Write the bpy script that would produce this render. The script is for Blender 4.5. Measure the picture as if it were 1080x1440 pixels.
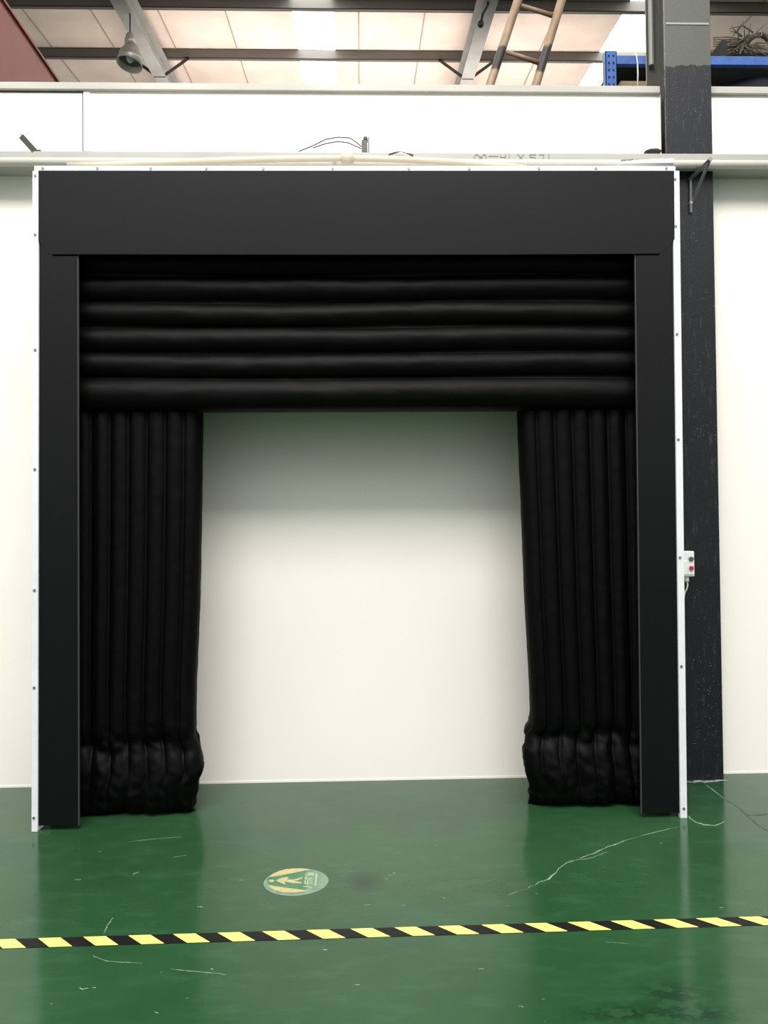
import bpy, bmesh, math, random
from mathutils import Vector, Matrix, noise
random.seed(7)
for o in list(bpy.data.objects): bpy.data.objects.remove(o)
S = bpy.context.scene
COL = S.collection
# ------------------------------------------------------------------ camera
F_PX, D, HC = 1100.0, 4.1137, 1.55
PITCH, ROLL, YAW, XC = .0190, .0098, .0291, -.0027
cp, sp = math.cos(PITCH), math.sin(PITCH)
FW = Vector((math.sin(YAW)*cp, math.cos(YAW)*cp, sp))
R0 = Vector((math.cos(YAW), -math.sin(YAW), 0)); U0 = R0.cross(FW)
RT = math.cos(ROLL)*R0 - math.sin(ROLL)*U0
UP = math.sin(ROLL)*R0 + math.cos(ROLL)*U0
CAM = Vector((XC, -D, HC))
cd = bpy.data.cameras.new('camera'); cam = bpy.data.objects.new('camera', cd); COL.objects.link(cam)
m3 = Matrix((RT, UP, -FW)).transposed()
cam.matrix_world = Matrix.Translation(CAM) @ m3.to_4x4()
cd.sensor_fit = 'HORIZONTAL'; cd.sensor_width = 36; cd.lens = F_PX/1080*36; cd.clip_end = 200
S.camera = cam
def ray(px, py): return (FW*F_PX + RT*(px-540) + UP*(720-py))
def wp(px, py, Y):                      # point of the plane at depth Y seen at this place of the photograph
    r = ray(px, py); return CAM + r*((Y-CAM.y)/r.y)
def fp(px, py, z=0):                    # point of the floor
    r = ray(px, py); return CAM + r*((z-CAM.z)/r.z)
# ------------------------------------------------------------------ world and light
W = bpy.data.worlds.new('world'); S.world = W; W.use_nodes = True
bg = W.node_tree.nodes['Background']; bg.inputs[1].default_value = 1.0
_tc = W.node_tree.nodes.new('ShaderNodeTexCoord'); _sx = W.node_tree.nodes.new('ShaderNodeSeparateXYZ'); _rp = W.node_tree.nodes.new('ShaderNodeValToRGB')
W.node_tree.links.new(_tc.outputs['Generated'], _sx.inputs[0]); W.node_tree.links.new(_sx.outputs['Z'], _rp.inputs[0]); W.node_tree.links.new(_rp.outputs[0], bg.inputs[0])
_e = _rp.color_ramp.elements; _e[0].position = 0; _e[0].color = (.36, .36, .37, 1); _e[1].position = .55; _e[1].color = (1.5, 1.5, 1.48, 1)
_m = _rp.color_ramp.elements.new(.22); _m.color = (.60, .60, .61, 1)
def area(name, loc, tgt, sx, sy, power, color=(1, 1, 1)):
    l = bpy.data.lights.new(name, 'AREA'); l.shape = 'RECTANGLE'; l.size = sx; l.size_y = sy; l.energy = power; l.color = color
    o = bpy.data.objects.new(name, l); COL.objects.link(o); o.location = loc
    o.rotation_euler = (Vector(tgt)-Vector(loc)).to_track_quat('-Z', 'Y').to_euler(); return o
area('front_key_area', (-.3, -5.2, 8.6), (0, .2, 1.4), 6.5, 2.4, 760, (1, .955, .915))  # added key light, high behind the camera; no skylight is modelled there
area('rear_roof_fill', (.5, 9.5, 7.2), (.3, 11.5, 10), 8, 3, 400, (1, .90, .86))  # added fill hidden behind the wall, aimed up to brighten the roof underside
vs = S.view_settings; vs.view_transform = 'Standard'; vs.look = 'None'; vs.gamma = 1; vs.exposure = .29; vs.use_curve_mapping = False
# ------------------------------------------------------------------ helpers
class MB:
    def __init__(s): s.v = []; s.f = []; s.m = []; s.mats = []
    def mi(s, mat):
        if mat is None: return 0
        if mat not in s.mats: s.mats.append(mat)
        return s.mats.index(mat)
    def add(s, vs, fs, mat=None):
        b = len(s.v); s.v += [tuple(p) for p in vs]; k = s.mi(mat)
        for f in fs: s.f.append(tuple(b+i for i in f)); s.m.append(k)
        return s
    def box(s, a, b, mat=None):
        x0, x1 = sorted((a[0], b[0])); y0, y1 = sorted((a[1], b[1])); z0, z1 = sorted((a[2], b[2]))
        v = [(x, y, z) for z in (z0, z1) for y in (y0, y1) for x in (x0, x1)]
        return s.add(v, [(0,2,3,1),(4,5,7,6),(0,1,5,4),(2,6,7,3),(0,4,6,2),(1,3,7,5)], mat)
    def prism(s, pts, off, mat=None):   # polygon pushed along a vector
        n = len(pts); off = Vector(off); p = [Vector(q) for q in pts]
        v = p + [q+off for q in p]
        fs = [tuple(range(n-1, -1, -1)), tuple(range(n, 2*n))] + [(i, (i+1) % n, n+(i+1) % n, n+i) for i in range(n)]
        return s.add(v, fs, mat)
    def tube(s, pts, r, n=10, mat=None, radii=None):
        pts = [Vector(p) for p in pts]; b = []; fs = []
        t0 = (pts[1]-pts[0]).normalized(); ref = Vector((0, 0, 1)) if abs(t0.z) < .9 else Vector((0, 1, 0))
        for i, p in enumerate(pts):
            t = (pts[min(i+1, len(pts)-1)]-pts[max(i-1, 0)]).normalized()
            a = t.cross(ref).normalized(); c = a.cross(t).normalized(); rr = radii[i] if radii else r
            b += [p + a*math.cos(2*math.pi*k/n)*rr + c*math.sin(2*math.pi*k/n)*rr for k in range(n)]
        for i in range(len(pts)-1):
            for k in range(n): fs.append((i*n+k, i*n+(k+1) % n, (i+1)*n+(k+1) % n, (i+1)*n+k))
        fs.append(tuple(range(n-1, -1, -1))); fs.append(tuple((len(pts)-1)*n+k for k in range(n)))
        return s.add(b, fs, mat)
    def bar(s, p, q, w, d, side=(0, 1, 0), mat=None):   # rectangular bar, d measured along side
        p, q = Vector(p), Vector(q); t = (q-p).normalized(); n = Vector(side); n = (n-t*n.dot(t)).normalized(); a = t.cross(n)
        v = [c + a*i*w/2 + n*j*d/2 for c in (p, q) for i, j in ((-1,-1),(1,-1),(1,1),(-1,1))]
        return s.add(v, [(3,2,1,0),(4,5,6,7),(0,1,5,4),(1,2,6,5),(2,3,7,6),(3,0,4,7)], mat)
    def lathe(s, prof, c=(0, 0, 0), n=28, mat=None):
        c = Vector(c); v = []; fs = []
        for r, z in prof: v += [c+Vector((r*math.cos(2*math.pi*k/n), r*math.sin(2*math.pi*k/n), z)) for k in range(n)]
        for i in range(len(prof)-1):
            for k in range(n): fs.append((i*n+k, i*n+(k+1) % n, (i+1)*n+(k+1) % n, (i+1)*n+k))
        return s.add(v, fs, mat)
    def ball(s, c, r, n=10, mat=None, sc=(1, 1, 1)):
        c = Vector(c); v = []; fs = []
        for i in range(n+1):
            th = math.pi*i/n
            for k in range(n): ph = 2*math.pi*k/n; v.append(c+Vector((r*sc[0]*math.sin(th)*math.cos(ph), r*sc[1]*math.sin(th)*math.sin(ph), r*sc[2]*math.cos(th))))
        for i in range(n):
            for k in range(n): fs.append((i*n+k, (i+1)*n+k, (i+1)*n+(k+1) % n, i*n+(k+1) % n))
        return s.add(v, fs, mat)
    def build(s, name, mat=None, parent=None, smooth=False, bevel=0, fix=True):
        me = bpy.data.meshes.new(name); me.from_pydata(s.v, [], s.f)
        for m in (s.mats or [mat]): me.materials.append(m)
        for p, k in zip(me.polygons, s.m): p.material_index = k
        if fix:
            bm = bmesh.new(); bm.from_mesh(me); bmesh.ops.recalc_face_normals(bm, faces=bm.faces); bm.to_mesh(me); bm.free()
        if smooth:
            for p in me.polygons: p.use_smooth = True
        o = bpy.data.objects.new(name, me); COL.objects.link(o)
        if parent: o.parent = parent
        if bevel:
            b = o.modifiers.new('bevel', 'BEVEL'); b.width = bevel; b.segments = 2; b.limit_method = 'ANGLE'
        return o
def tag(o, label=None, cat=None, group=None, kind=None):
    if label: o['label'] = label
    if cat: o['category'] = cat
    if group: o['group'] = group
    if kind: o['kind'] = kind
    return o
def thing(name, label, cat, group=None):
    o = bpy.data.objects.new(name, None); COL.objects.link(o); return tag(o, label, cat, group)
def base(o, loc):                       # move a thing's Empty to its base, parts stay where they are
    loc = Vector(loc); o.location = loc
    def kids(p): return [c for c in COL.objects if c.parent == p]
    for c in kids(o): c.location = c.location - loc
    return o
# ------------------------------------------------------------------ materials
def mat(name, color, rough=.5, metal=0, spec=.5, noise_amt=0, nscale=8, bump=0, bscale=60, coat=0, sheen=0, emit=None, stretch=(1, 1, 1)):
    m = bpy.data.materials.new(name); m.use_nodes = True; nt = m.node_tree; b = nt.nodes['Principled BSDF']
    b.inputs['Base Color'].default_value = (*color, 1); b.inputs['Roughness'].default_value = rough; b.inputs['Metallic'].default_value = metal
    b.inputs['Specular IOR Level'].default_value = spec; b.inputs['Coat Weight'].default_value = coat; b.inputs['Coat Roughness'].default_value = .12
    b.inputs['Sheen Weight'].default_value = sheen
    if emit: b.inputs['Emission Color'].default_value = (*color, 1); b.inputs['Emission Strength'].default_value = emit
    L = nt.links; g = nt.nodes.new('ShaderNodeNewGeometry')
    mp = nt.nodes.new('ShaderNodeMapping'); mp.inputs['Scale'].default_value = stretch; L.new(g.outputs['Position'], mp.inputs['Vector'])
    n = nt.nodes.new('ShaderNodeTexNoise'); n.inputs['Scale'].default_value = nscale; n.inputs['Detail'].default_value = 6; L.new(mp.outputs[0], n.inputs['Vector'])
    r = nt.nodes.new('ShaderNodeValToRGB'); a = noise_amt
    r.color_ramp.elements[0].position = .3; r.color_ramp.elements[1].position = .7
    r.color_ramp.elements[0].color = (*[c*(1-a) for c in color], 1); r.color_ramp.elements[1].color = (*[min(1, c*(1+a)) for c in color], 1)
    L.new(n.outputs['Fac'], r.inputs['Fac']); L.new(r.outputs['Color'], b.inputs['Base Color'])
    if bump:
        n2 = nt.nodes.new('ShaderNodeTexNoise'); n2.inputs['Scale'].default_value = bscale; n2.inputs['Detail'].default_value = 4; L.new(mp.outputs[0], n2.inputs['Vector'])
        bp = nt.nodes.new('ShaderNodeBump'); bp.inputs['Strength'].default_value = bump; bp.inputs['Distance'].default_value = .01
        L.new(n2.outputs['Fac'], bp.inputs['Height']); L.new(bp.outputs[0], b.inputs['Normal'])
    return m
M = {}
M['wall'] = mat('white_painted_panel', (.86, .832, .765), .55, noise_amt=.015, nscale=1.2)
M['cap'] = mat('light_grey_channel', (.40, .39, .35), .5, noise_amt=.15, nscale=5, stretch=(.3, 1, 1))
M['girt'] = mat('pale_grey_girt', (.34, .34, .31), .5, noise_amt=.1, nscale=4, stretch=(.4, 1, 1))
M['seam'] = mat('seam_strip', (.74, .75, .71), .5, noise_amt=.05)
M['gap'] = mat('dark_gap', (.10, .08, .08), .8)
M['alu'] = mat('white_aluminium', (.70, .72, .74), .35, noise_amt=.04, nscale=14)
M['screw'] = mat('screw_grey', (.25, .26, .27), .4, metal=.7)
M['panel'] = mat('black_panel', (.0012, .0015, .0018), 0.2, spec=.32, noise_amt=.25, nscale=1.3)
M['edge'] = mat('panel_edge', (.05, .05, .048), .5)
M['fabric'] = mat('black_airbag_fabric', (.0004, .0006, .0005), .5, spec=.10, noise_amt=.2, nscale=9, bump=.12, bscale=240)
M['liner'] = mat('white_liner', (.75, .76, .75), .5)
M['pipe'] = mat('white_pipe', (.50, .49, .44), .35, noise_amt=.03)
M['cream'] = mat('cream_pipe', (.52, .45, .34), .35, noise_amt=.04)
M['rafter'] = mat('grey_steel', (.26, .26, .24), .5, noise_amt=.12, nscale=3)
M['purlin'] = mat('dark_purlin_steel', (.09, .082, .07), .55, noise_amt=.2, nscale=2, stretch=(.3, 1, 1))
M['brace'] = mat('dark_angle_steel', (.03, .024, .02), .6, noise_amt=.3)
M['red'] = mat('rust_red_paint', (.20, .045, .03), .55, noise_amt=.12, nscale=2)
M['blue'] = mat('blue_rack_paint', (.035, .12, .42), .4, noise_amt=.25, nscale=9)
M['navy'] = mat('navy_cover', (.012, .014, .03), .8, noise_amt=.5, nscale=5)
M['dark'] = mat('dark_goods', (.02, .018, .016), .8, noise_amt=.5, nscale=9)
M['board'] = mat('tan_board', (.30, .23, .13), .7, noise_amt=.2)
M['steel'] = mat('galvanised', (.15, .15, .155), .4, metal=.5, noise_amt=.2)
M['darksteel'] = mat('weathered_steel', (.06, .062, .055), .5, metal=.3, noise_amt=.3, nscale=30)
M['black'] = mat('black_plastic', (.012, .012, .012), .45)
M['lamp'] = mat('lamp_aluminium', (.42, .40, .35), .4, metal=.5, noise_amt=.1)
M['wire'] = mat('grey_wire', (.28, .27, .24), .5)
M['whitewire'] = mat('white_wire', (.8, .8, .78), .5)
M['boxw'] = mat('control_box_plastic', (.80, .82, .79), .4, noise_amt=.02)
M['redbtn'] = mat('red_button', (.50, .01, .06), .35)
M['greybtn'] = mat('grey_button', (.09, .09, .10), .4)
M['yellow'] = mat('tape_yellow', (.86, .80, .17), .4, noise_amt=.06, nscale=30)
M['tblack'] = mat('tape_black', (.006, .0065, .006), .5, spec=.2, noise_amt=.3, nscale=30)
M['twig'] = mat('dry_twig', (.11, .095, .065), .9, noise_amt=.4, nscale=20)
M['hose'] = mat('brown_hose', (.045, .025, .018), .6, noise_amt=.3)
M['ink'] = mat('pencil_mark', (.22, .22, .20), .8)
M['rust'] = mat('torn_sealant', (.20, .17, .12), .8, noise_amt=.5, nscale=60)
M['sticker'] = mat('faded_sticker', (.15, .235, .165), .45, noise_amt=.2, nscale=30)
M['stgreen'] = mat('sticker_green', (.05, .16, .085), .45, noise_amt=.2, nscale=30)
M['styel'] = mat('sticker_yellow', (.44, .38, .16), .45, noise_amt=.12, nscale=40)
M['stwhite'] = mat('sticker_white', (.33, .43, .24), .45, noise_amt=.15, nscale=40)
M['crack'] = mat('chipped_paint', (.19, .27, .20), .6, noise_amt=.6, nscale=50)
M['joint'] = mat('floor_joint_dirt', (.035, .075, .045), .6, noise_amt=.3, nscale=30)
M['grout'] = mat('grey_grout', (.27, .29, .29), .6, noise_amt=.3, nscale=30)

def bamboo_mat():
    m = mat('bamboo', (.25, .17, .10), .5, noise_amt=.3, nscale=14, stretch=(1, 1, .3))
    nt = m.node_tree; L = nt.links; b = nt.nodes['Principled BSDF']; src = b.inputs['Base Color'].links[0].from_socket
    g = nt.nodes.new('ShaderNodeNewGeometry'); sx = nt.nodes.new('ShaderNodeSeparateXYZ'); L.new(g.outputs['Position'], sx.inputs[0])
    n = nt.nodes.new('ShaderNodeTexNoise'); n.inputs['Scale'].default_value = 9; L.new(g.outputs['Position'], n.inputs['Vector'])
    def mth(op, a, b_=None, clamp=False):
        k = nt.nodes.new('ShaderNodeMath'); k.operation = op; k.use_clamp = clamp
        for i, v in enumerate((a, b_)):
            if v is None: continue
            if isinstance(v, (int, float)): k.inputs[i].default_value = v
            else: L.new(v, k.inputs[i])
        return k.outputs[0]
    z = mth('ADD', sx.outputs['Z'], mth('MULTIPLY', mth('SUBTRACT', n.outputs['Fac'], .5), .12))
    hi = mth('MULTIPLY', mth('SUBTRACT', wp(735, 70, 1.2).z, z), 45, True); lo = mth('MULTIPLY', mth('SUBTRACT', z, wp(735, 114, 1.2).z), 45, True)
    f = mth('MULTIPLY', hi, lo)
    mx = nt.nodes.new('ShaderNodeMix'); mx.data_type = 'RGBA'; L.new(f, mx.inputs['Factor']); L.new(src, mx.inputs[6]); mx.inputs[7].default_value = (.02, .016, .012, 1)
    L.new(mx.outputs[2], b.inputs['Base Color']); return m
M['bamboo'] = bamboo_mat()
M['rung'] = mat('bamboo_rung', (.20, .135, .08), .5, noise_amt=.35, nscale=18)

def column_mat():
    m = bpy.data.materials.new('two_tone_column_paint'); m.use_nodes = True; nt = m.node_tree; L = nt.links; b = nt.nodes['Principled BSDF']
    g = nt.nodes.new('ShaderNodeNewGeometry'); sx = nt.nodes.new('ShaderNodeSeparateXYZ'); L.new(g.outputs['Position'], sx.inputs[0])
    n = nt.nodes.new('ShaderNodeTexNoise'); n.inputs['Scale'].default_value = 14; n.inputs['Detail'].default_value = 5; L.new(g.outputs['Position'], n.inputs['Vector'])
    ad = nt.nodes.new('ShaderNodeMath'); ad.operation = 'MULTIPLY_ADD'; L.new(n.outputs['Fac'], ad.inputs[0]); ad.inputs[1].default_value = .05; L.new(sx.outputs['Z'], ad.inputs[2])
    gt = nt.nodes.new('ShaderNodeMath'); gt.operation = 'GREATER_THAN'; L.new(ad.outputs[0], gt.inputs[0]); gt.inputs[1].default_value = wp(970, 92, .6).z+.02
    # chalk streaks on the black paint
    mp = nt.nodes.new('ShaderNodeMapping'); mp.inputs['Scale'].default_value = (9, 9, 1.6); L.new(g.outputs['Position'], mp.inputs[0])
    n2 = nt.nodes.new('ShaderNodeTexNoise'); n2.inputs['Scale'].default_value = 3.5; n2.inputs['Detail'].default_value = 9; n2.inputs['Roughness'].default_value = .75; L.new(mp.outputs[0], n2.inputs['Vector'])
    r = nt.nodes.new('ShaderNodeValToRGB'); e = r.color_ramp.elements; e[0].position = .55; e[0].color = (.006, .007, .010, 1); e[1].position = .82; e[1].color = (.06, .063, .07, 1)
    L.new(n2.outputs['Fac'], r.inputs[0])
    v = nt.nodes.new('ShaderNodeTexVoronoi'); v.inputs['Scale'].default_value = 55; L.new(g.outputs['Position'], v.inputs['Vector'])
    vr = nt.nodes.new('ShaderNodeValToRGB'); ve = vr.color_ramp.elements; ve[0].position = .08; ve[0].color = (1, 1, 1, 1); ve[1].position = .16; ve[1].color = (0, 0, 0, 1); L.new(v.outputs['Distance'], vr.inputs[0])
    n3 = nt.nodes.new('ShaderNodeTexNoise'); n3.inputs['Scale'].default_value = 5; L.new(g.outputs['Position'], n3.inputs['Vector'])
    cr = nt.nodes.new('ShaderNodeValToRGB'); ce = cr.color_ramp.elements; ce[0].position = .5; ce[0].color = (0, 0, 0, 1); ce[1].position = .6; ce[1].color = (1, 1, 1, 1); L.new(n3.outputs['Fac'], cr.inputs[0])
    ml = nt.nodes.new('ShaderNodeMath'); ml.operation = 'MULTIPLY'; L.new(vr.outputs[0], ml.inputs[0]); L.new(cr.outputs[0], ml.inputs[1])
    s1 = nt.nodes.new('ShaderNodeMix'); s1.data_type = 'RGBA'; L.new(ml.outputs[0], s1.inputs['Factor']); L.new(r.outputs[0], s1.inputs[6]); s1.inputs[7].default_value = (.16, .17, .17, 1)
    mx = nt.nodes.new('ShaderNodeMix'); mx.data_type = 'RGBA'; L.new(gt.outputs[0], mx.inputs['Factor']); L.new(s1.outputs[2], mx.inputs[6]); mx.inputs[7].default_value = (.08, .083, .07, 1)
    L.new(mx.outputs[2], b.inputs['Base Color']); b.inputs['Roughness'].default_value = .3; b.inputs['Specular IOR Level'].default_value = .4
    n4 = nt.nodes.new('ShaderNodeTexNoise'); n4.inputs['Scale'].default_value = 70; n4.inputs['Detail'].default_value = 3; L.new(g.outputs['Position'], n4.inputs['Vector'])
    bp = nt.nodes.new('ShaderNodeBump'); bp.inputs['Strength'].default_value = .22; bp.inputs['Distance'].default_value = .004; L.new(n4.outputs['Fac'], bp.inputs['Height']); L.new(bp.outputs[0], b.inputs['Normal'])
    return m
M['column'] = column_mat()

def floor_mat():
    m = bpy.data.materials.new('green_epoxy'); m.use_nodes = True; nt = m.node_tree; L = nt.links; b = nt.nodes['Principled BSDF']
    g = nt.nodes.new('ShaderNodeNewGeometry')
    def noi(scale, st=(1, 1, 1), det=6, rough=.6):
        mp = nt.nodes.new('ShaderNodeMapping'); mp.inputs['Scale'].default_value = st; L.new(g.outputs['Position'], mp.inputs[0])
        n = nt.nodes.new('ShaderNodeTexNoise'); n.inputs['Scale'].default_value = scale; n.inputs['Detail'].default_value = det; n.inputs['Roughness'].default_value = rough
        L.new(mp.outputs[0], n.inputs['Vector']); return n.outputs['Fac']
    def ramp(src, p0, c0, p1, c1):
        r = nt.nodes.new('ShaderNodeValToRGB'); e = r.color_ramp.elements; e[0].position = p0; e[1].position = p1
        e[0].color = (*c0, 1) if isinstance(c0, tuple) else (c0, c0, c0, 1); e[1].color = (*c1, 1) if isinstance(c1, tuple) else (c1, c1, c1, 1)
        L.new(src, r.inputs[0]); return r.outputs[0]
    def mul(a, b_):
        k = nt.nodes.new('ShaderNodeMath'); k.operation = 'MULTIPLY'
        for i, v in enumerate((a, b_)):
            if isinstance(v, (int, float)): k.inputs[i].default_value = v
            else: L.new(v, k.inputs[i])
        return k.outputs[0]
    def mix(f, a, c):
        k = nt.nodes.new('ShaderNodeMix'); k.data_type = 'RGBA'; L.new(f, k.inputs['Factor']); L.new(a, k.inputs[6]); k.inputs[7].default_value = (*c, 1); return k.outputs[2]
    def spot(p, rx, ry):                # 1 at a place of the floor, 0 beyond its radii
        s = nt.nodes.new('ShaderNodeVectorMath'); s.operation = 'SUBTRACT'; L.new(g.outputs['Position'], s.inputs[0]); s.inputs[1].default_value = p
        d = nt.nodes.new('ShaderNodeVectorMath'); d.operation = 'MULTIPLY'; L.new(s.outputs[0], d.inputs[0]); d.inputs[1].default_value = (1/rx, 1/ry, 0)
        l = nt.nodes.new('ShaderNodeVectorMath'); l.operation = 'LENGTH'; L.new(d.outputs[0], l.inputs[0])
        return ramp(l.outputs['Value'], .15, 1.0, 1.0, 0.0)
    c = ramp(noi(1.1), .32, (.014, .054, .020), .7, (.024, .076, .030))
    c = mix(mul(ramp(noi(5, (1, 2.4, 1), 8), .5, 0.0, .75, 1.0), .35), c, (.04, .115, .058))
    c = mix(mul(ramp(noi(17, (1, 3.5, 1), 9, .75), .62, 0.0, .75, 1.0), .30), c, (.07, .15, .085))
    c = mix(mul(ramp(noi(60, (1, 1, 1), 4, .6), .70, 0.0, .76, 1.0), .35), c, (.14, .22, .15))
    st = fp(512, 1240); c = mix(mul(spot(st, .10, .13), .6), c, (.004, .016, .008))
    for px, py, rx, ry in ((945, 1398, .16, .10), (985, 1428, .2, .07), (880, 1425, .25, .07)):
        c = mix(mul(spot(fp(px, py), rx, ry), ramp(noi(16, (1, 1.6, 1), 7), .42, 0.0, .52, .75)), c, (.006, .022, .010))
    L.new(c, b.inputs['Base Color'])
    rr = ramp(noi(3, (1, 1, 1), 7), .3, .10, .75, .22); L.new(rr, b.inputs['Roughness'])
    b.inputs['Specular IOR Level'].default_value = .30
    bp = nt.nodes.new('ShaderNodeBump'); bp.inputs['Strength'].default_value = .06; bp.inputs['Distance'].default_value = .01
    L.new(noi(5, (1, 1, 1), 3), bp.inputs['Height']); L.new(bp.outputs[0], b.inputs['Normal'])
    return m
M['floor'] = floor_mat()

def roof_mat():
    m = mat('foil_faced_roof_sheet', (.60, .50, .43), .55, noise_amt=.10, nscale=1.6)
    return m
M['roof'] = roof_mat()
M['ridge'] = mat('roof_sheet_seam', (.30, .25, .21), .6)
def sky_mat():
    m = bpy.data.materials.new('translucent_skylight'); m.use_nodes = True; b = m.node_tree.nodes['Principled BSDF']
    b.inputs['Base Color'].default_value = (.8, .8, .78, 1); b.inputs['Emission Color'].default_value = (1, 1, .97, 1); b.inputs['Emission Strength'].default_value = 7; return m
M['sky'] = sky_mat()

# ================================================================== SETTING
# ---- floor with its chips, joints and scratches
fb = MB(); fb.box((-12, -26, -.1), (12, 21, 0), M['floor'])
def streak(pts, w, mt, z=.0007, jag=.0):
    P = [fp(*p) for p in pts]; Q = []
    for i in range(len(P)-1):
        for k in range(5): Q.append(P[i].lerp(P[i+1], k/5))
    Q.append(P[-1]); n = len(Q); v = []; fs = []
    for i, p in enumerate(Q):
        t = (Q[min(i+1, n-1)]-Q[max(i-1, 0)]).normalized(); s = Vector((-t.y, t.x, 0)); e = math.sin(math.pi*(i+.15)/(n-.7))
        ww = w*(.35+.65*e)*(1+jag*random.uniform(-.8, .8)); j = s*random.uniform(-1, 1)*w*jag
        v += [p+j+s*ww/2+Vector((0, 0, z)), p+j-s*ww/2+Vector((0, 0, z))]
    for i in range(n-1): fs.append((2*i, 2*i+1, 2*i+3, 2*i+2))
    fb.add(v, fs, mt)
streak([(714, 1258), (740, 1250), (770, 1236), (797, 1213), (835, 1200), (870, 1185), (918, 1171), (956, 1163)], .006, M['crack'], jag=1.0)
streak([(800, 1211), (830, 1207), (855, 1198)], .006, M['crack'], jag=.5)
streak([(966, 1147), (978, 1156), (990, 1160), (1004, 1161), (1020, 1155)], .011, M['crack'], jag=.4)
streak([(993, 1104), (1004, 1112), (1018, 1123)], .007, M['crack'], jag=.2)
streak([(1018, 1123), (1036, 1134), (1050, 1146), (1062, 1157), (1079, 1169)], .013, M['joint'], jag=.3)
streak([(1049, 1146), (1065, 1146), (1079, 1145)], .02, M['joint'], jag=.1)
streak([(967, 1100), (985, 1099), (1003, 1099), (1022, 1097)], .035, M['grout'], jag=.3)
streak([(180, 1184), (215, 1180), (256, 1177)], .004, M['crack'], jag=.3)
streak([(240, 1206), (262, 1203)], .003, M['crack'], jag=.3)
streak([(130, 1344), (150, 1352), (200, 1355)], .003, M['crack'], jag=.5)
streak([(240, 1363), (275, 1366), (318, 1371)], .004, M['crack'], jag=.6)
streak([(146, 1313), (152, 1300), (160, 1290)], .004, M['crack'], jag=.4)
streak([(110, 1389), (117, 1391), (124, 1389)], .006, M['crack'], jag=.5)
streak([(105, 1237), (114, 1237)], .005, M['crack'], jag=.7)
streak([(188, 1230), (195, 1226)], .006, M['crack'], jag=.7)
streak([(277, 1275), (287, 1276)], .006, M['crack'], jag=.4)
streak([(850, 1325), (868, 1326), (884, 1327)], .003, M['crack'], jag=.3)
for _ in range(26):
    px, py = random.uniform(20, 1060), random.uniform(1180, 1430); l = random.uniform(3, 9)
    streak([(px, py), (px+l, py+random.uniform(-2, 2))], random.uniform(.002, .005), M['crack'], jag=.7)
tag(fb.build('floor', fix=False), kind='structure')

# ---- the partition wall (opening left for the column)
cx0, cx1 = wp(940, 400, .60).x, wp(1003.5, 300, .60).x
WT = wp(500, 130, .70).z; CT = wp(500, 121, .70).z
wb = MB(); wb.box((-6, .70, 0), (cx0+.01, .80, WT)); wb.box((cx1-.01, .70, 0), (6, .80, WT))
tag(wb.build('wall_back', M['wall']), kind='structure')
for i, (a, b) in enumerate(((-6, cx0), (cx1, 6))):
    tag(MB().box((a, .675, WT-.004), (b, .83, CT)).build('trim_%d' % (i+1), M['cap'], bevel=.004), kind='structure')
x0, x1 = wp(118, 170, .7).x, wp(127, 170, .7).x; zg = wp(100, 213, .70).z
tag(MB().box((x0, .692, zg), (x1, .70, WT)).build('trim_3', M['seam']), kind='structure')
g3 = MB(); g3.box((x0-.008, .696, zg), (x0, .70, WT-.006), M['gap']); g3.box((-6, .696, WT-.014), (x0-.008, .70, WT-.006), M['gap'])
tag(g3.build('trim_4'), kind='structure')
tag(MB().box((-6, .6975, 0), (cx0, .70, .012)).box((cx1, .6975, 0), (6, .70, .012)).build('baseboard_back', M['wall']), kind='structure')
# ---- far end of the rear hall and the roof
Z0, SL = 1.55+6.87, .11                   # roof height over the camera, slope
def rz(Y): return Z0 + SL*(Y+D)
tag(MB().box((-10, 21, 0), (10, 21.2, rz(21))).build('wall_rear', M['wall']), kind='structure')
def slab(mb, xa, xb, ya, yb, t, off=0, mt=None):
    mb.prism([(xa, ya, rz(ya)+off), (xb, ya, rz(ya)+off), (xb, yb, rz(yb)+off), (xa, yb, rz(yb)+off)], (0, 0, t), mt)
SKY = [(-1.03, -.38), (4.28, 5.30)]
rb = MB(); ya, yb = .4, 21
for a, b in ((-10, SKY[0][0]), (SKY[0][1], SKY[1][0]), (SKY[1][1], 10)): slab(rb, a, b, ya, yb, .06, 0, M['roof'])
x = .03-1.06*9
while x < 9.9:
    if not any(a-.02 < x < b+.02 for a, b in SKY):
        slab(rb, x-.010, x+.010, ya, yb, -.012, 0, M['ridge'])
    x += 1.06
tag(rb.build('ceiling', fix=True), kind='structure')
for i, (a, b) in enumerate(SKY):
    k = MB(); slab(k, a, b, ya, yb, .03, .01); tag(k.build('window_%d' % (i+1), M['sky']), kind='structure')

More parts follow.
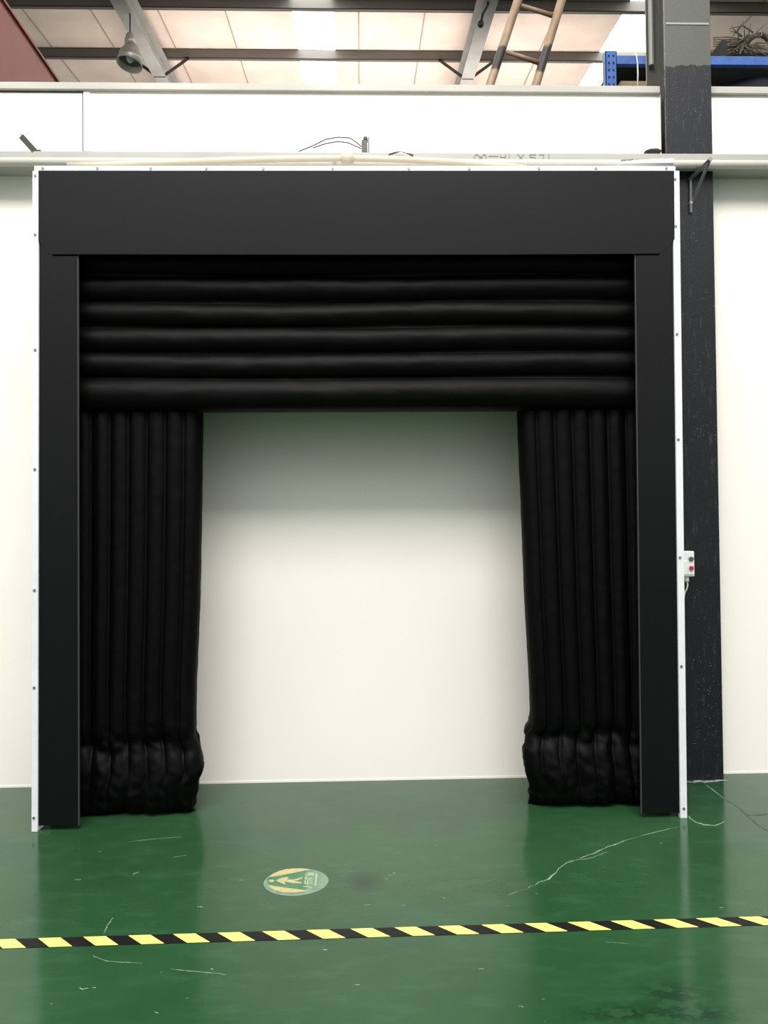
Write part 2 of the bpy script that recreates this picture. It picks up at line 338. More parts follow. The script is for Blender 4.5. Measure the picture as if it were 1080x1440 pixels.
# ================================================================== ROOF STEEL
dp = 13.55; k = 0
for dist, lab in ((10.4, None), (11.96, 'dark steel roof purlin cut by the top edge of the photo'), (13.55, 'dark steel roof purlin crossing just above the white wall, behind the hanging lamp')):
    if lab is None: continue
    Y = dist-D; zt = rz(Y)
    b = MB(); b.box((-9.5, Y, zt-.17), (9.5, Y+.008, zt-.004)); b.box((-9.5, Y, zt-.012), (9.5, Y+.07, zt-.004)); b.box((-9.5, Y, zt-.17), (9.5, Y+.07, zt-.162)); b.box((-9.5, Y+.062, zt-.17), (9.5, Y+.07, zt-.15))
    tag(b.build('roof_purlin', M['purlin']), lab, 'purlin', 'steel purlins under the roof')
YP = 13.55-D
def rafter(X, lab):
    t = thing('roof_rafter', lab, 'rafter', 'grey steel rafters of the rear hall')
    b = MB(); ya, yb = 1.3, 20.8
    slab(b, X-.11, X+.11, ya, yb, .012, -.53); slab(b, X-.11, X+.11, ya, yb, .012, -.186); slab(b, X-.005, X+.005, ya, yb, .332, -.518)
    b.build('beam', M['rafter'], t)
    for s in (-1, 1):
        p0 = Vector((X+s*.07, YP-.03, rz(YP)-.50)); p1 = Vector((X+s*.50, YP-.03, rz(YP)-.185))
        MB().bar(p0, p1, .05, .012).bar(p1, p1-Vector((s*.09, 0, 0)), .035, .012).build('knee_brace', M['brace'], t)
    MB().bar((X-.10, YP-.06, rz(YP)-.533), (X+.10, YP-.06, rz(YP)-.533), .03, .01).build('splice_plate', M['brace'], t)
    return base(t, (X, 11, rz(11)-.53))
rafter(-3.42, 'grey steel rafter with knee braces, beside the hanging bell lamp')
r2 = rafter(1.93, 'grey steel rafter with knee braces, beside the bamboo ladder')
q = [wp(688-.5, -6, 7), wp(686, 8, 7), wp(679, 20, 7), wp(676, 34, 7)]
c = MB().tube(q, .02, 8).ball(q[-1], .05, 8).build('dangling_cable', M['black']); tag(c, 'short black cable dangling along the grey rafter near the ladder', 'cable')

# ---- pendant bell lamp
LY = 11.5-D; lc = wp(183, 85, LY)
t = thing('pendant_lamp', 'round aluminium bell lamp hanging from the left grey rafter', 'lamp')
prof = [(.04, .26), (.085, .23), (.10, .18), (.14, .15), (.165, .08), (.185, -.07), (.178, -.07), (.168, .09), (.12, .15), (.0, .17)]
sh = MB().lathe(prof).build('lamp_shade', M['lamp'], t, smooth=True); sh.rotation_euler = (-.14, .14, 0)
bu = MB().ball((0, 0, .05), .055, 12, sc=(1, 1, 1.6)).build('bulb', M['boxw'], t, smooth=True)
cpz = MB().lathe([(0, .40), (.05, .39), (.075, .30), (.08, .24), (0, .23)]).build('lamp_housing', M['lamp'], t, smooth=True)
MB().tube([(0, 0, .38), (0, .0, rz(LY)-.53-lc.z)], .011, 8).build('suspension_rod', M['brace'], t)
t.location = lc

# ---- red crane girder
b = MB(); gY = 7.8-D; e = wp(88, 119, gY); zt = e.z
b.box((e.x-.30, 1.6, zt-.9), (e.x-.02, 17, zt)); b.box((e.x-.32, 1.6, zt-.025), (e.x, 17, zt)); b.box((e.x-.32, 1.6, zt-.92), (e.x, 17, zt-.895))
tag(b.build('crane_girder', M['red']), 'rust-red painted steel girder behind the wall at the top left corner', 'girder')

# ================================================================== COLUMN
t = thing('steel_column', 'steel column, glossy black below and grey above, right of the black dock shelter', 'column')
CZ = 8.6; cm = (cx0+cx1)/2
MB().box((cx0, .60, 0), (cx1, .614, CZ)).build('front_flange', M['column'], t, bevel=.002)
MB().box((cm-.006, .614, 0), (cm+.006, 1.02, CZ)).build('web', M['column'], t)
rx0 = wp(908, 60, 1.03).x
MB().box((rx0, 1.02, 0), (cx1+.02, 1.035, CZ)).build('rear_flange', M['column'], t)
a = wp(912, 20, 1.0).x; MB().tube([(a+.01, .99, wp(912, 92, .99).z), (a+.01, .99, 7.5)], .018, 8).build('conduit', M['rafter'], t)
b = MB(); z = wp(970, 35, .6).z; b.box((cx0+.01, .596, z), (cx1-.01, .60, z+.012)); b.build('weld_seam', M['rafter'], t)
base(t, (cm, .8, 0))

# ================================================================== GIRT AND PIPES
gz0, gz1 = wp(500, 250, .70).z, wp(500, 214, .55).z
tag(MB().prism([(-6, .55, gz0), (6, .55, gz0), (6, .698, gz0), (cx1+.004, .698, gz0), (cx1+.004, .598, gz0), (cx0-.004, .598, gz0), (cx0-.004, .698, gz0), (-6, .698, gz0)], (0, 0, gz1-gz0)).build('wall_girt', M['girt'], bevel=.004), 'pale grey steel rail running along the wall just above the black shelter', 'girt')
pr = .026; py_ = .55-pr-.003
t = thing('white_pipe', 'straight white pipe running along the grey rail, seen at both sides of the shelter', 'pipe')
zl = wp(500, 229.5, py_).z
MB().tube([(-6, py_, zl), (6, py_, zl)], pr, 14).build('tube', M['pipe'], t, smooth=True)
for px in (960, ):
    X = wp(px, 229, py_).x
base(t, (0, py_, zl))
cr_ = .018; cyy = .55-2*pr-cr_-.03
pts = [wp(x, y, cyy) for x, y in ((95, 233), (150, 232), (210, 229.5), (300, 226), (400, 223.5), (488, 222.5), (560, 224), (640, 228), (700, 232.5), (740, 236))]
t = thing('cream_conduit', 'bowed cream plastic conduit lying over the top edge of the black shelter', 'conduit')
MB().tube(pts, cr_, 12).build('tube', M['cream'], t, smooth=True)
MB().tube([wp(480, 222.6, cyy), wp(497, 222.4, cyy)], cr_*1.5, 14).build('coupling', M['cream'], t, smooth=True)
for px in (300, 470):
    p_ = wp(px, 226.4 if px == 300 else 222.8, cyy); MB().box((p_.x-.010, cyy, p_.z-.012), (p_.x+.010, py_-pr+.001, p_.z+.012)).build('clip', M['pipe'], t)
base(t, pts[0])
# pencilled marks on the rail
def marks():
    t = thing('pencil_marks', 'faint grey handwritten marks with a large X on the pale rail', 'writing'); Y = .5485; b = MB()
    def ln(*p):
        nonlocal b
        q = [wp(x, y, Y) for x, y in p]
        for a, c in zip(q, q[1:]): b.bar(a, c, .0045, .002)
    def arc(cx, cy, rx, ry, a0, a1):
        ln(*[(cx+rx*math.cos(math.radians(a0+(a1-a0)*i/8)), cy+ry*math.sin(math.radians(a0+(a1-a0)*i/8))) for i in range(9)])
    arc(676, 221, 9, 5, 120, 240); ln((671, 217.5), (681, 225)); ln((681, 217.5), (671, 225)); arc(676, 221, 8, 5, -60, 60); b.build('bracketed_cross', M['ink'], t); b = MB()
    ln((687, 219.5), (701, 219.5)); b.build('dash', M['ink'], t); b = MB()
    ln((704, 217), (704, 221), (711, 221)); ln((711, 216.5), (711, 225)); b.build('numeral', M['ink'], t); b = MB(); ln((716, 216.5), (716, 225)); b.build('numeral', M['ink'], t); b = MB()
    ln((728, 217), (737, 226)); ln((737, 217), (728, 226)); b.build('cross', M['ink'], t); b = MB()
    ln((754, 217.5), (745, 217.5), (745, 220.5), (753, 221.5), (752, 226), (745, 226)); b.build('numeral', M['ink'], t); b = MB()
    ln((758, 217.5), (765, 217.5), (763, 226)); b.build('numeral', M['ink'], t); b = MB(); ln((772, 216.5), (772, 224)); b.build('numeral', M['ink'], t)
    base(t, wp(725, 221, Y))
marks()

# ---- bits on and around the rail
t = thing('junction_switch', 'small grey switch box with thin wires standing on the rail, top centre', 'switch')
Y0 = .60
def zb(px, py): return wp(px, py, Y0)
p = zb(508.5, 214); q = zb(518, 199)
MB().box((p.x, Y0-.02, gz1), (q.x-.006, Y0+.03, q.z)).build('switch_body', M['darksteel'], t, bevel=.002)
MB().box((p.x+.004, Y0-.024, gz1), (q.x-.010, Y0-.019, gz1+.018)).build('terminal_block', M['black'], t)
MB().lathe([(0, .028), (.012, .026), (.016, .0), (0, 0)], (p.x+.024, Y0, q.z)).build('sensor_head', M['darksteel'], t, smooth=True)
MB().box((q.x, Y0-.02, gz1), (q.x+.006, Y0+.03, zb(520, 195).z)).build('back_plate', M['black'], t)
for w in ([(420, 213), (440, 205), (458, 196), (475, 193), (492, 194), (501, 200), (508, 206)], [(440, 208), (458, 202), (475, 199), (490, 201), (508, 209)]):
    MB().tube([zb(*a) for a in w], .0034, 6).build('wire', M['darksteel'], t)
base(t, (p.x, Y0, gz1))
w = [wp(a, b_, .53) for a, b_ in ((546, 218), (550, 216.5), (556, 214.5), (563, 213), (571, 215), (576, 217), (581, 219))]
tag(MB().tube(w, .003, 7, radii=[.003, .006, .005, .002, .002, .004, .007]).build('loose_wire', M['darksteel']), 'short bent wire end over the cream conduit, right of the small switch', 'wire')
b = MB(); pr_ = [wp(905, 215, .60), wp(912, 212, .60), wp(922, 211.5, .6), wp(929, 215, .6)]
for p_ in pr_: p_.z = max(p_.z, gz1)
b.prism([(a.x, .57, a.z) for a in pr_], (0, .06, 0)); tag(b.build('black_rag', M['black'], bevel=.002), 'small flat black scrap lying on the rail left of the column', 'scrap')
b = MB(); x = 873
while x < 940:
    l = random.uniform(3, 9); a = wp(x, 225.5+random.uniform(-1, 1)-(x-873)*.012, .4); c_ = wp(x+l, 225+random.uniform(-1, 1)-(x-873)*.012, .4)
    b.bar(a, c_, random.uniform(.004, .010), .008); x += l+random.uniform(0, 3)
bb = wp(905, 229, .4)
b2 = MB(); a = wp(868, 227, .42); c_ = wp(944, 226, .42); b2.prism([(a.x, .38, a.z-.03), (c_.x, .38, c_.z-.03), (c_.x, .38, c_.z-.004), (a.x+.12, .38, a.z-.006), (a.x, .38, a.z-.026)], (0, .14, 0), M['alu'])
b2.add([Vector(v) for v in b.v], b.f, M['rust'])
tag(b2.build('torn_sealing_strip', fix=False), 'torn white sealing strip with brown ragged edge near the top right corner of the shelter', 'strip')

# left angled bracket
t = thing('angle_bracket', 'slanted grey angle bracket sticking up from the rail at the far left', 'bracket')
Yb = .565
a, c_ = wp(31, 193, Yb), wp(50, 214, Yb)
MB().bar(a, c_, .034, .03).build('arm', M['brace'], t)
MB().prism([wp(29, 187, Yb), wp(36, 194, Yb), wp(30, 195, Yb)], (0, .006, 0)).build('bent_tip', M['steel'], t)
MB().box((wp(46, 214, Yb).x, .551, gz1), (wp(58, 214, Yb).x, .585, gz1+.008)).build('foot', M['brace'], t)
base(t, (c_.x, Yb, gz1))
# right folding bracket
t = thing('support_bracket', 'grey folding strut bracket in front of the black column at the shelter corner', 'bracket')
A = wp(998, 225, .46); B = wp(971, 252, .585); Cc = wp(971.5, 299, .590); Dd = wp(974.5, 283, .585)
MB().bar(A, B, .030, .006, (0, 0, 1)).build('arm', M['steel'], t)
MB().bar(A, Dd, .020, .006, (0, 0, 1)).build('strut', M['steel'], t)
MB().bar(B, Cc, .013, .012, (1, 0, 0)).build('wall_bar', M['steel'], t)
MB().tube([A-Vector((0, .012, 0)), A+Vector((0, .02, 0))], .012, 10).build('bolt', M['screw'], t)
MB().tube([Cc+Vector((0, -.01, .06)), Cc+Vector((0, .008, .06))], .010, 10).build('bolt', M['screw'], t)
base(t, Cc)

# ---- control box on the column, beside the shelter
t = thing('control_box', 'small white push-button box with a red button on the black column', 'control box')
Y1 = .53
b0, b1 = wp(952, 811, Y1), wp(976.5, 775, Y1)
MB().box((b0.x, Y1, b0.z), (b1.x, .598, b1.z)).build('housing', M['boxw'], t, bevel=.006)
MB().box((b0.x+.004, Y1-.006, wp(960, 808, Y1).z), (wp(975.5, 790, Y1).x, Y1, wp(960, 789, Y1).z)).build('cover', M['boxw'], t, bevel=.002)
for (px, py, mt, nm) in ((972.3, 786, 'greybtn', 'grey push button'), (972.3, 799, 'redbtn', 'red push button')):
    c_ = wp(px, py, Y1-.01); bb = MB().tube([c_+Vector((0, -.006, 0)), c_+Vector((0, .012, 0))], .013, 16).build('push_button', M[mt], t); bb['label'] = nm
MB().tube([wp(965.5, 811, .56), wp(966, 818, .56)], .013, 12).build('cable_gland', M['boxw'], t, smooth=True)
MB().tube([wp(966, 816, .56), wp(967, 822, .56), wp(966, 828, .57), wp(963.5, 832, .58), wp(960, 850, .585)], .0045, 8).build('cable', M['whitewire'], t, smooth=True)
base(t, (b1.x, .598, b0.z))

# ================================================================== DOCK SHELTER
T = thing('dock_shelter', 'large black inflatable dock shelter with white edge strips around an open doorway', 'dock shelter')
def strip(name, p, screws, axis):
    o = MB(); o.prism(p, (0, .03, 0)); o = o.build(name, M['alu'], T, bevel=.002)
    for sx, sy in screws:
        c_ = wp(sx, sy, -.012); MB().tube([c_+Vector((0, -.004, 0)), c_+Vector((0, .006, 0))], .007, 10).build('screw', M['screw'], o)
    return o
ys = -.012
strip('edge_strip', [wp(45.5, 240, ys), wp(54.5, 240, ys), fp(52.5, 1170) + Vector((0, 0, .0)), fp(43, 1171)], [(49.5, 247), (49.5, 330), (49.5, 492), (49, 660), (48.6, 830), (48.2, 967), (47.6, 1150)], 0)
# the two side strips stand on the floor
def fixfloor(o):
    me = o.data
    for v in me.vertices:
        if v.co.z < .05: v.co.z = 0; v.co.y = ys if v.co.y < ys+.016 else ys+.03
fixfloor([o for o in COL.objects if o.name == 'edge_strip'][-1])
o = strip('edge_strip', [wp(946, 240, ys), wp(955.5, 240, ys), wp(966.5, 1148, ys), wp(957, 1148, ys)], [(949.7, 252), (950.2, 318), (951.8, 470), (953.6, 618), (956, 784), (958, 937), (961.5, 1137)], 0)
for v in o.data.vertices:
    if v.co.z < .1: v.co.z = 0
o = strip('edge_strip', [wp(48, 233, ys), wp(950, 233.5, ys), wp(950, 240.5, ys), wp(48, 240, ys)], [(60, 236.5), (137, 236.5), (212, 236.5), (290, 236.7), (370, 236.7), (468, 236.5), (575, 236.7), (660, 237), (758, 236.7), (838, 236.7), (937, 236.7)], 1)
# white side and top panels back to the wall
xl, xr = wp(50, 700, 0).x, wp(956, 700, 0).x; ztop = wp(500, 236, 0).z
MB().box((xl-.012, .018, 0), (xl+.004, .69, ztop)).build('side_board', M['liner'], T)
MB().box((xr-.012, .018, 0), (xr+.004, .595, ztop)).build('side_board', M['liner'], T)
MB().box((xl-.012, .018, ztop-.016), (xr+.004, .54, ztop)).build('top_board', M['liner'], T)
# black front panels
def panel(name, pts, Y, th, edge=None):
    p = [wp(x, y, Y) for x, y in pts]; b = MB(); b.prism(p, (0, th, 0)); return b.build(name, M['panel'], T)
lp = panel('side_curtain', [(54, 300), (109, 300), (110, 1160.5), (54, 1161)], .0, .012)
MB().prism([wp(109, 358, -.002), wp(110, 358, -.002), wp(111.2, 1160.5, -.002), wp(110, 1160.5, -.002)], (0, .014, 0)).build('edge_trim', M['edge'], lp)
rp = panel('side_curtain', [(893.5, 300), (948, 300), (957, 1143), (902, 1143)], .0, .012)
MB().prism([wp(892.7, 358, -.002), wp(893.7, 358, -.002), wp(902.7, 1143, -.002), wp(901.7, 1143, -.002)], (0, .014, 0)).build('edge_trim', M['edge'], rp)
panel('header_curtain', [(54, 240), (948, 240), (948.7, 336), (929, 356.5), (700, 358), (400, 358), (72, 357.5), (54, 338)], -.014, .009)
# brackets at the foot of the side curtain
p0 = wp(53, 1162, .0); MB().prism([wp(53, 1150, .02), wp(66, 1150, .02), wp(62, 1161, .02), wp(53, 1168.5, .02)], (0, .004, 0)).build('foot_flap', M['liner'], T)

# inflated header bag: extruded profile of rolls
NX = 120; front = .10; vall = [wp(500, y, front).z for y in (346, 385, 422, 457, 493, 529)]
zb_front = wp(500, 577, front+.045).z; zback = zb_front+.13
def header():
    b = MB(); prof = []
    for i in range(6):
        za = vall[i]; zb_ = vall[i+1] if i < 5 else zb_front
        n = 14; amp = .050 if i < 5 else .058
        for k in range(n):
            s = k/n; prof.append((front+.045-amp*math.pow(max(math.sin(math.pi*s), 0), .55)*1.0, za+(zb_-za)*s, i))
    n = 22
    for k in range(n+1):
        s = k/n; prof.append((front+.045+(.63-front-.045)*s, zb_front+(zback-zb_front)*s - .02*math.sin(math.pi*s*3)**2, 6))
    for k in range(1, 7): prof.append((.63+.03*math.sin(math.pi*k/12), zback+.06*k, 7))
    xa, xb = xl+.03, xr-.03; v = []; fs = []; m = len(prof)
    for j in range(NX+1):
        X = xa+(xb-xa)*j/NX
        for (y, z, i) in prof:
            w = noise.noise(Vector((X*1.3, i*3.1, z*2)))*.008 + noise.noise(Vector((X*6, z*14, i)))*.0035 + noise.noise(Vector((X*16, z*30, i)))*.0016
            zz = z + noise.noise(Vector((X*.9, i*7.7, 0)))*.012*(1 if i < 6 else .35) + (.006*math.sin((X-.3)*2.3) if i < 6 else 0)
            v.append((X, y+w, zz))
    for j in range(NX):
        for k in range(m-1): fs.append((j*m+k, j*m+k+1, (j+1)*m+k+1, (j+1)*m+k))
    fs.append(tuple(range(m))); fs.append(tuple(NX*m+k for k in range(m-1, -1, -1)))
    b.add(v, fs); return b.build('top_air_bag', M['fabric'], T, smooth=True)
header()
# inflated side bags: a scalloped outline lofted upward
def side_bag(sg, inner, xo):
    # inner: silhouette (px,py) of the bag's doorway edge, read at the rear corner
    pts = [wp(x, y, .24) for x, y in inner]; pts.sort(key=lambda p: p.z)
    def xi(z):
        if z <= pts[0].z: return pts[0].x
        for a, c in zip(pts, pts[1:]):
            if z <= c.z: s = (z-a.z)/(c.z-a.z); s = s*s*(3-2*s) if c.z < .7 else s; return a.x+(c.x-a.x)*s
        return pts[-1].x
    NZ = 150; zt = zback+.06; v = []; fs = []
    cw = .095
    per = []
    Lf = abs(xo-xi(1.2)); nf = round(Lf/cw); ns = 4; nb = 4
    tot = nf*12+ns*12+nb*4
    for j in range(NZ+1):
        z = zt*(j/NZ)**1.15
        x_in = xi(z); low = max(0, 1-z/.42); neck = math.exp(-((z-.40)/.05)**2)
        yf = .165 - .028*math.sin(min(1, z/.34)*math.pi)*(1 if z < .34 else 0) + .012*neck
        rnd = .05*max(0, 1-z/.06)**2     # tucked under at the floor
        yb_ = .64
        for k in range(tot):
            if k < nf*12:
                s = k/(nf*12); u = s*nf; X = xo+(x_in-xo)*s; amp = .030*(1-.6*low)
                y = yf - amp*abs(math.sin(math.pi*u))**.6 + rnd + .016
                y += .06*max(0, (s-.86)/.14)**2.2      # rounded front inner corner
                p = Vector((X, y, z))
            elif k < (nf+ns)*12:
                s = (k-nf*12)/(ns*12); u = s*ns; y = yf+.076+(yb_-yf-.076)*s
                X = x_in - sg*.115*s + sg*(-.022+.022*abs(math.sin(math.pi*u))**.6) - sg*rnd - sg*.012*max(0, 1-s*6) - sg*.02*s*0
                p = Vector((X, y, z))
            else:
                s = (k-(nf+ns)*12)/(nb*4); xr_ = x_in-sg*.115; p = Vector((xr_+(xo-xr_)*s, yb_+.01, z))
            if k < (nf+ns)*12:
                zn = .37+.09*noise.noise(Vector((p.x*7, p.y*7, sg*3))); nk2 = math.exp(-((z-zn)/.035)**2)
                q = Vector((p.x*9, p.y*9, z*(5 if z < .5 else 1.2)))
                wa = .004+.020*low+.012*neck
                d1 = noise.noise(q)*wa; d2 = noise.noise(Vector((p.x*22, p.y*22, z*18)))*(.002+.010*low+.006*neck)
                d3 = (abs(noise.noise(Vector((p.x*14+z*10, z*16, sg*5))))-.25)*(.018*low+.022*neck)
                dd = d1+d2+d3+.014*nk2+.02*low*noise.noise(Vector((p.x*11, z*3, sg*9)))
                if k < nf*12: p.y += dd
                else: p.x += -sg*dd
            v.append(p)
    for j in range(NZ):
        for k in range(tot): fs.append((j*tot+k, j*tot+(k+1) % tot, (j+1)*tot+(k+1) % tot, (j+1)*tot+k))
    fs.append(tuple(range(tot-1, -1, -1))); fs.append(tuple(NZ*tot+k for k in range(tot)))
    return MB().add(v, fs).build('side_air_bag', M['fabric'], T, smooth=True)
side_bag(1, [(288, 578), (287, 700), (284, 850), (279, 960), (278, 1030), (286, 1060), (290, 1078), (282, 1100), (276, 1118)], xl+.03)
side_bag(-1, [(725, 578), (730, 700), (736, 850), (742, 960), (744, 1018), (736, 1035), (732, 1055), (734, 1078), (741, 1105)], xr-.03)
base(T, (0, 0, 0))

# ================================================================== BEYOND THE WALL
# bamboo ladder
t = thing('bamboo_ladder', 'old bamboo ladder with charred rails leaning behind the white wall', 'ladder')
def rail(a, c_):
    A = wp(*a, 1.22); B = wp(*c_, 1.10); d = (A-B); B0 = B - d*(B.z/d.z); B0.y = 1.0; P = []; R = []
    n = 90; top = B+d*2.0
    L = (B-B0).length + (top-B).length
    for i in range(n+1):
        s = i/n; z = top.z*s
        p = B0.lerp(B, z/B.z) if z < B.z else B + d*((z-B.z)/d.z)
        P.append(p); r = .0285 + .001*math.sin(s*9); ph = (z/.34) % 1
        R.append(r + (.005 if ph < .06 else 0))
    MB().tube(P, .03, 12, radii=R).build('rail', M['bamboo'], t, smooth=True)
rail((728.5, 0), (689.5, 118)); rail((790, 0), (754, 118))
for a, c_ in (((733, 8), (781, 23)), ((712, 73), (760, 89)), ((712, 78), (748, 87))):
    if a == (712, 78): continue
    Y = 1.22-.12*a[1]/118
    MB().tube([wp(*a, Y), wp(*c_, Y)], .0165, 10, radii=[.015, .018]).build('rung', M['rung'], t, smooth=True)
for z in (.5, .95, 1.4, 1.85, 2.3, 2.75, 3.2, 3.65):
    pass
base(t, (wp(700, 118, 1.1).x, 1.0, 0))
# pallet rack
t = thing('pallet_rack', 'blue steel storage rack rising behind the wall beside the column', 'rack')
RY = 2.3
u0, u1 = wp(851.5, 90, RY), wp(867.5, 90, RY); zt = wp(860, 71, RY).z
def upright(xa, Y):
    b = MB(); w = u1.x-u0.x
    b.box((xa, Y, 0), (xa+w, Y+.006, zt), M['blue']); b.box((xa, Y, 0), (xa+.006, Y+.08, zt), M['blue']); b.box((xa+w-.006, Y, 0), (xa+w, Y+.08, zt), M['blue'])
    h = b; z = 4.2
    while z < zt-.03:
        for s in (.3, .7): h.box((xa+w*s-.008, Y-.001, z), (xa+w*s+.008, Y, z+.022), M['navy'])
        z += .06
    return b.build('upright', None, t)
upright(u0.x, RY); upright(u0.x, RY+.9); upright(u0.x+2.7, RY); upright(u0.x+2.7, RY+.9)
bz0, bz1 = wp(890, 90, RY).z, wp(890, 78, RY).z
for Y in (RY, RY+.9): MB().box((u1.x, Y, bz0), (u0.x+2.7, Y+.05, bz1)).build('beam', M['blue'], t, bevel=.003)
z2 = bz0-1.3
for Y in (RY, RY+.9): MB().box((u1.x, Y, z2-.1), (u0.x+2.7, Y+.05, z2)).build('beam', M['blue'], t)
MB().box((u1.x, RY+.052, bz1-.02), (u0.x+2.7, RY+.9, bz1)).build('shelf_deck', M['dark'], t)
MB().box((u1.x, RY+.052, z2-.02), (u0.x+2.7, RY+.9, z2)).build('shelf_deck', M['dark'], t)
base(t, (u0.x+1.4, RY+.45, 0))
# load on the lower shelf: tan crate and navy sheeting
cl = wp(869, 113, RY+.1); cc = wp(945, 113, RY+.1)
tag(MB().box((cl.x+.02, RY+.1, z2), (cc.x, RY+.8, cl.z)).build('tan_crate', M['board'], bevel=.01), 'tan board crate on the blue rack, left of the column', 'crate')
b = MB(); ca, cb = wp(869, 100, RY+.45).x+.05, u0.x+2.6
NXc, NZc = 40, 16; v = []; fs = []
for j in range(NZc+1):
    for i in range(NXc+1):
        X = cc.x+.03+(cb-cc.x-.03)*i/NXc; z = z2+.002+(bz0-.03-z2)*j/NZc
        v.append((X, RY+.16+.05*math.sin(X*11+z*2.0)+.03*noise.noise(Vector((X*4, z*3, 0))), z))
for j in range(NZc):
    for i in range(NXc): a = j*(NXc+1)+i; fs.append((a, a+1, a+NXc+2, a+NXc+1))
o = MB().add(v, fs).build('tarpaulin', M['navy'], smooth=True); s = o.modifiers.new('thickness', 'SOLIDIFY'); s.thickness = .02; s.offset = 1
tag(o, 'dark navy tarpaulin hanging in folds under the blue beam, right of the column', 'tarpaulin')
tag(MB().box((u1.x+.03, RY+.62, cl.z+.004), (cc.x, RY+.84, bz0-.03)).build('dark_carton', M['dark'], bevel=.01), 'dark box on the tan crate inside the blue rack', 'box')
w = [wp(a, b_, RY-.012) for a, b_ in ((893.5, 74), (895, 80), (896.5, 90), (897, 104), (896.5, 122))]
tag(MB().tube(w, .006, 8).build('hanging_string', M['whitewire'], smooth=True), 'thin white string hanging down in front of the blue rack beam', 'string')
# clutter on top of the rack, right of the column
t = thing('brushwood_bundle', 'tangle of dry grey twigs lying on top of the blue rack', 'twigs')
ce = wp(1046, 62, RY+.25)
b = MB()
for i in range(46):
    a = random.uniform(0, math.tau); el = random.uniform(-.5, .7); l = random.uniform(.08, .30)
    d = Vector((math.cos(a), math.sin(a)*.5, el)).normalized()*l; st = ce+Vector((random.gauss(0, .05), random.gauss(0, .04), random.gauss(0, .03)))
    m_ = st+d*.5+Vector((random.gauss(0, .02), 0, random.gauss(0, .02))); en = st+d
    for q_ in (m_, en): q_.z = max(q_.z, bz1+.01)
    b.tube([st, m_, en], .006, 5, radii=[.009, .006, .002])
for i in range(5): b.tube([wp(1003, 53+3*i, RY+.25), wp(1025, 52+3.2*i, RY+.25), wp(1046, 56+1.5*i, RY+.25)], .005, 5)
b.tube([ce, wp(1040, 76, RY+.2)+Vector((0, 0, .0))], .02, 6, radii=[.022, .006])
b.build('twigs', M['twig'], t)
base(t, (ce.x, ce.y, bz1))
h = [wp(a, b_, RY+.5) for a, b_ in ((1049, 66), (1051, 59), (1056, 53), (1063, 49), (1070, 48), (1077, 52), (1083, 59), (1087, 68))]
tag(MB().tube(h, .026, 12).build('brown_hose', M['hose'], smooth=True), 'thick brown hose arching over the dry twigs on the blue rack', 'hose')
a = wp(1001, 78, RY+.3); c_ = wp(1016, 66, RY+.3); b = MB()
b.prism([(a.x, RY+.2, bz1), (c_.x, RY+.2, bz1), (c_.x, RY+.2, c_.z), (c_.x-.05, RY+.2, c_.z+.01), (a.x+.03, RY+.2, a.z+.05), (a.x, RY+.2, bz1+.05)], (0, .2, 0))
tag(b.build('dark_bundle', M['dark'], bevel=.01), 'dark lumpy bundle on the blue rack right beside the column', 'bundle')
b = MB(); a = wp(1018, 79, RY+.5)
NXc = 30; v = []; fs = []
for j in range(9):
    for i in range(NXc+1):
        X = a.x+(u0.x+2.6-a.x)*i/NXc; tt = j/8; prf = math.sin(math.pi*tt)
        v.append((X, RY+.1+.7*tt, bz1+.001+(.10+.05*noise.noise(Vector((X*5, tt*3, 1))))*prf**.5*min(1, (i+.5)/2)))
for j in range(8):
    for i in range(NXc): q_ = j*(NXc+1)+i; fs.append((q_, q_+1, q_+NXc+2, q_+NXc+1))
tag(MB().add(v, fs).build('brown_sacking', M['twig'], smooth=True), 'low heap of brown sacking under the twigs and hose on the rack', 'sacking')

# ================================================================== ON THE FLOOR
# hazard tape
A = fp(-60, 1329.5); B = fp(1140, 1293); ax = (B-A); ax.z = 0; Lt = ax.length; ax.normalize(); nx = Vector((-ax.y, ax.x, 0)); tw = .066
def tp(s, h): p = A+ax*s+nx*h; p.z = .0012; return p
p_ref = fp(368.2, 1311.8); s0 = (p_ref-A).dot(ax); per = (fp(554.5, 1306)-p_ref).length/3
b = MB(); s0 -= per*math.ceil(s0/per+1); k = 0
while s0+k*per/2 < Lt:
    a0 = s0+k*per/2; a1 = a0+per/2; sh_ = tw*1.02
    v = [tp(max(0, min(Lt, a0)), tw/2), tp(max(0, min(Lt, a1)), tw/2), tp(max(0, min(Lt, a1+sh_)), -tw/2), tp(max(0, min(Lt, a0+sh_)), -tw/2)]
    b.add(v, [(0, 3, 2, 1)], M['yellow'] if k % 2 == 0 else M['tblack']); k += 1
b.prism([tp(0, tw/2+.002)-Vector((0, 0, .0006)), tp(Lt, tw/2+.002)-Vector((0, 0, .0006)), tp(Lt, -tw/2-.002)-Vector((0, 0, .0006)), tp(0, -tw/2-.002)-Vector((0, 0, .0006))], (0, 0, -.0004), M['tblack'])
tag(b.build('hazard_tape', fix=False), 'yellow and black striped hazard tape across the green floor', 'tape')
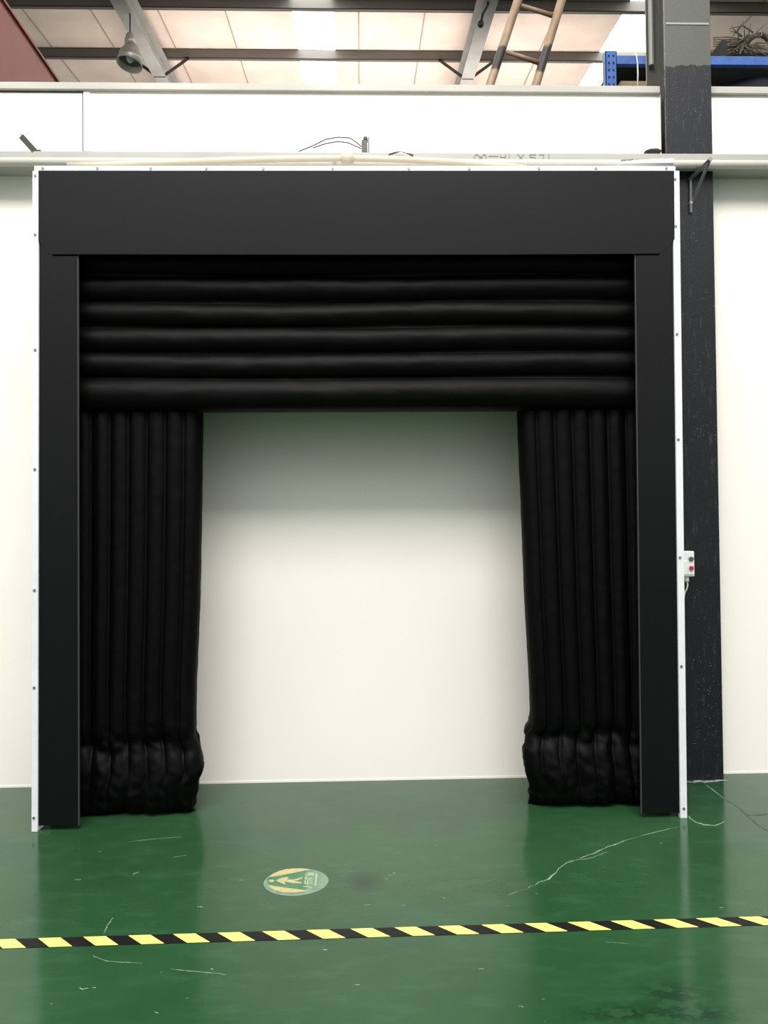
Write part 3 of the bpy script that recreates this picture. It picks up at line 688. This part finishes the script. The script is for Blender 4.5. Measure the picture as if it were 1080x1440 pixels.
# pedestrian walkway sticker
t = thing('floor_sticker', 'round faded sticker with yellow walking figure on the green floor', 'sticker')
sc_ = fp(416.5, 1240); rx_ = (fp(461.5, 1240)-fp(371, 1240)).length/2; ry_ = (fp(416, 1221)-fp(416, 1259)).length/2; zz = .0010
def zp(x, y, z): p = fp(360+x/9, 1200+y/9); p.z = z; return p
n = 64; b = MB(); b.prism([sc_+Vector((rx_*math.cos(math.tau*i/n), ry_*math.sin(math.tau*i/n), .0)) for i in range(n)], (0, 0, zz)); b.build('backing_disc', M['sticker'], t)
def flat(name, polys, mt, z):
    b = MB()
    for p in polys: b.prism([zp(x, y, z-.0003) for x, y in p], (0, 0, .0003))
    return b.build(name, mt, t)
flat('green_field', [[(140, 330), (220, 262), (400, 205), (560, 196), (640, 208), (640, 470), (560, 500), (400, 505), (240, 470), (150, 395)]], M['stgreen'], .0014)
flat('yellow_crescent', [[(165, 300), (215, 262), (290, 228), (380, 205), (480, 195), (590, 195), (690, 208), (600, 226), (480, 250), (330, 280), (200, 303)]], M['styel'], .0018)
flat('yellow_crescent', [[(145, 402), (240, 420), (380, 440), (520, 458), (655, 474), (570, 492), (450, 503), (340, 497), (250, 475), (185, 440)]], M['styel'], .0018)
flat('walking_figure', [[(160, 352), (180, 340), (215, 338), (235, 350), (220, 364), (185, 368)],
     [(250, 348), (330, 315), (395, 303), (418, 318), (385, 330), (400, 335), (470, 338), (520, 325), (585, 305), (592, 320), (520, 345), (470, 352), (575, 370), (575, 386), (460, 380), (390, 365), (350, 368), (378, 385), (365, 396), (320, 380)]], M['styel'], .0018)
def text(s, mt, loc, size, rz_):
    cu = bpy.data.curves.new('text', 'FONT'); cu.body = s; cu.size = size; cu.align_x = 'CENTER'; cu.align_y = 'CENTER'; cu.extrude = .0002; cu.offset = .0012
    o = bpy.data.objects.new('lettering', cu); COL.objects.link(o); o.location = loc; o.rotation_euler = (0, 0, rz_); bpy.context.view_layer.update(); me = bpy.data.meshes.new_from_object(o.evaluated_get(bpy.context.evaluated_depsgraph_get())); mw = o.matrix_world.copy()
    bpy.data.objects.remove(o); o = bpy.data.objects.new('lettering', me); COL.objects.link(o); o.location = loc; o.rotation_euler = (0, 0, rz_); me.materials.clear(); me.materials.append(mt); o.parent = t; return o
lc_ = (zp(675, 345, .0018)); text('人行通道', M['stwhite'], lc_, (zp(675, 240, 0)-zp(675, 445, 0)).length/4.0, math.pi/2)
flat('small_print_line', [[(757, 262), (778, 260), (760, 412), (742, 415)]], M['stwhite'], .0018)
base(t, sc_)
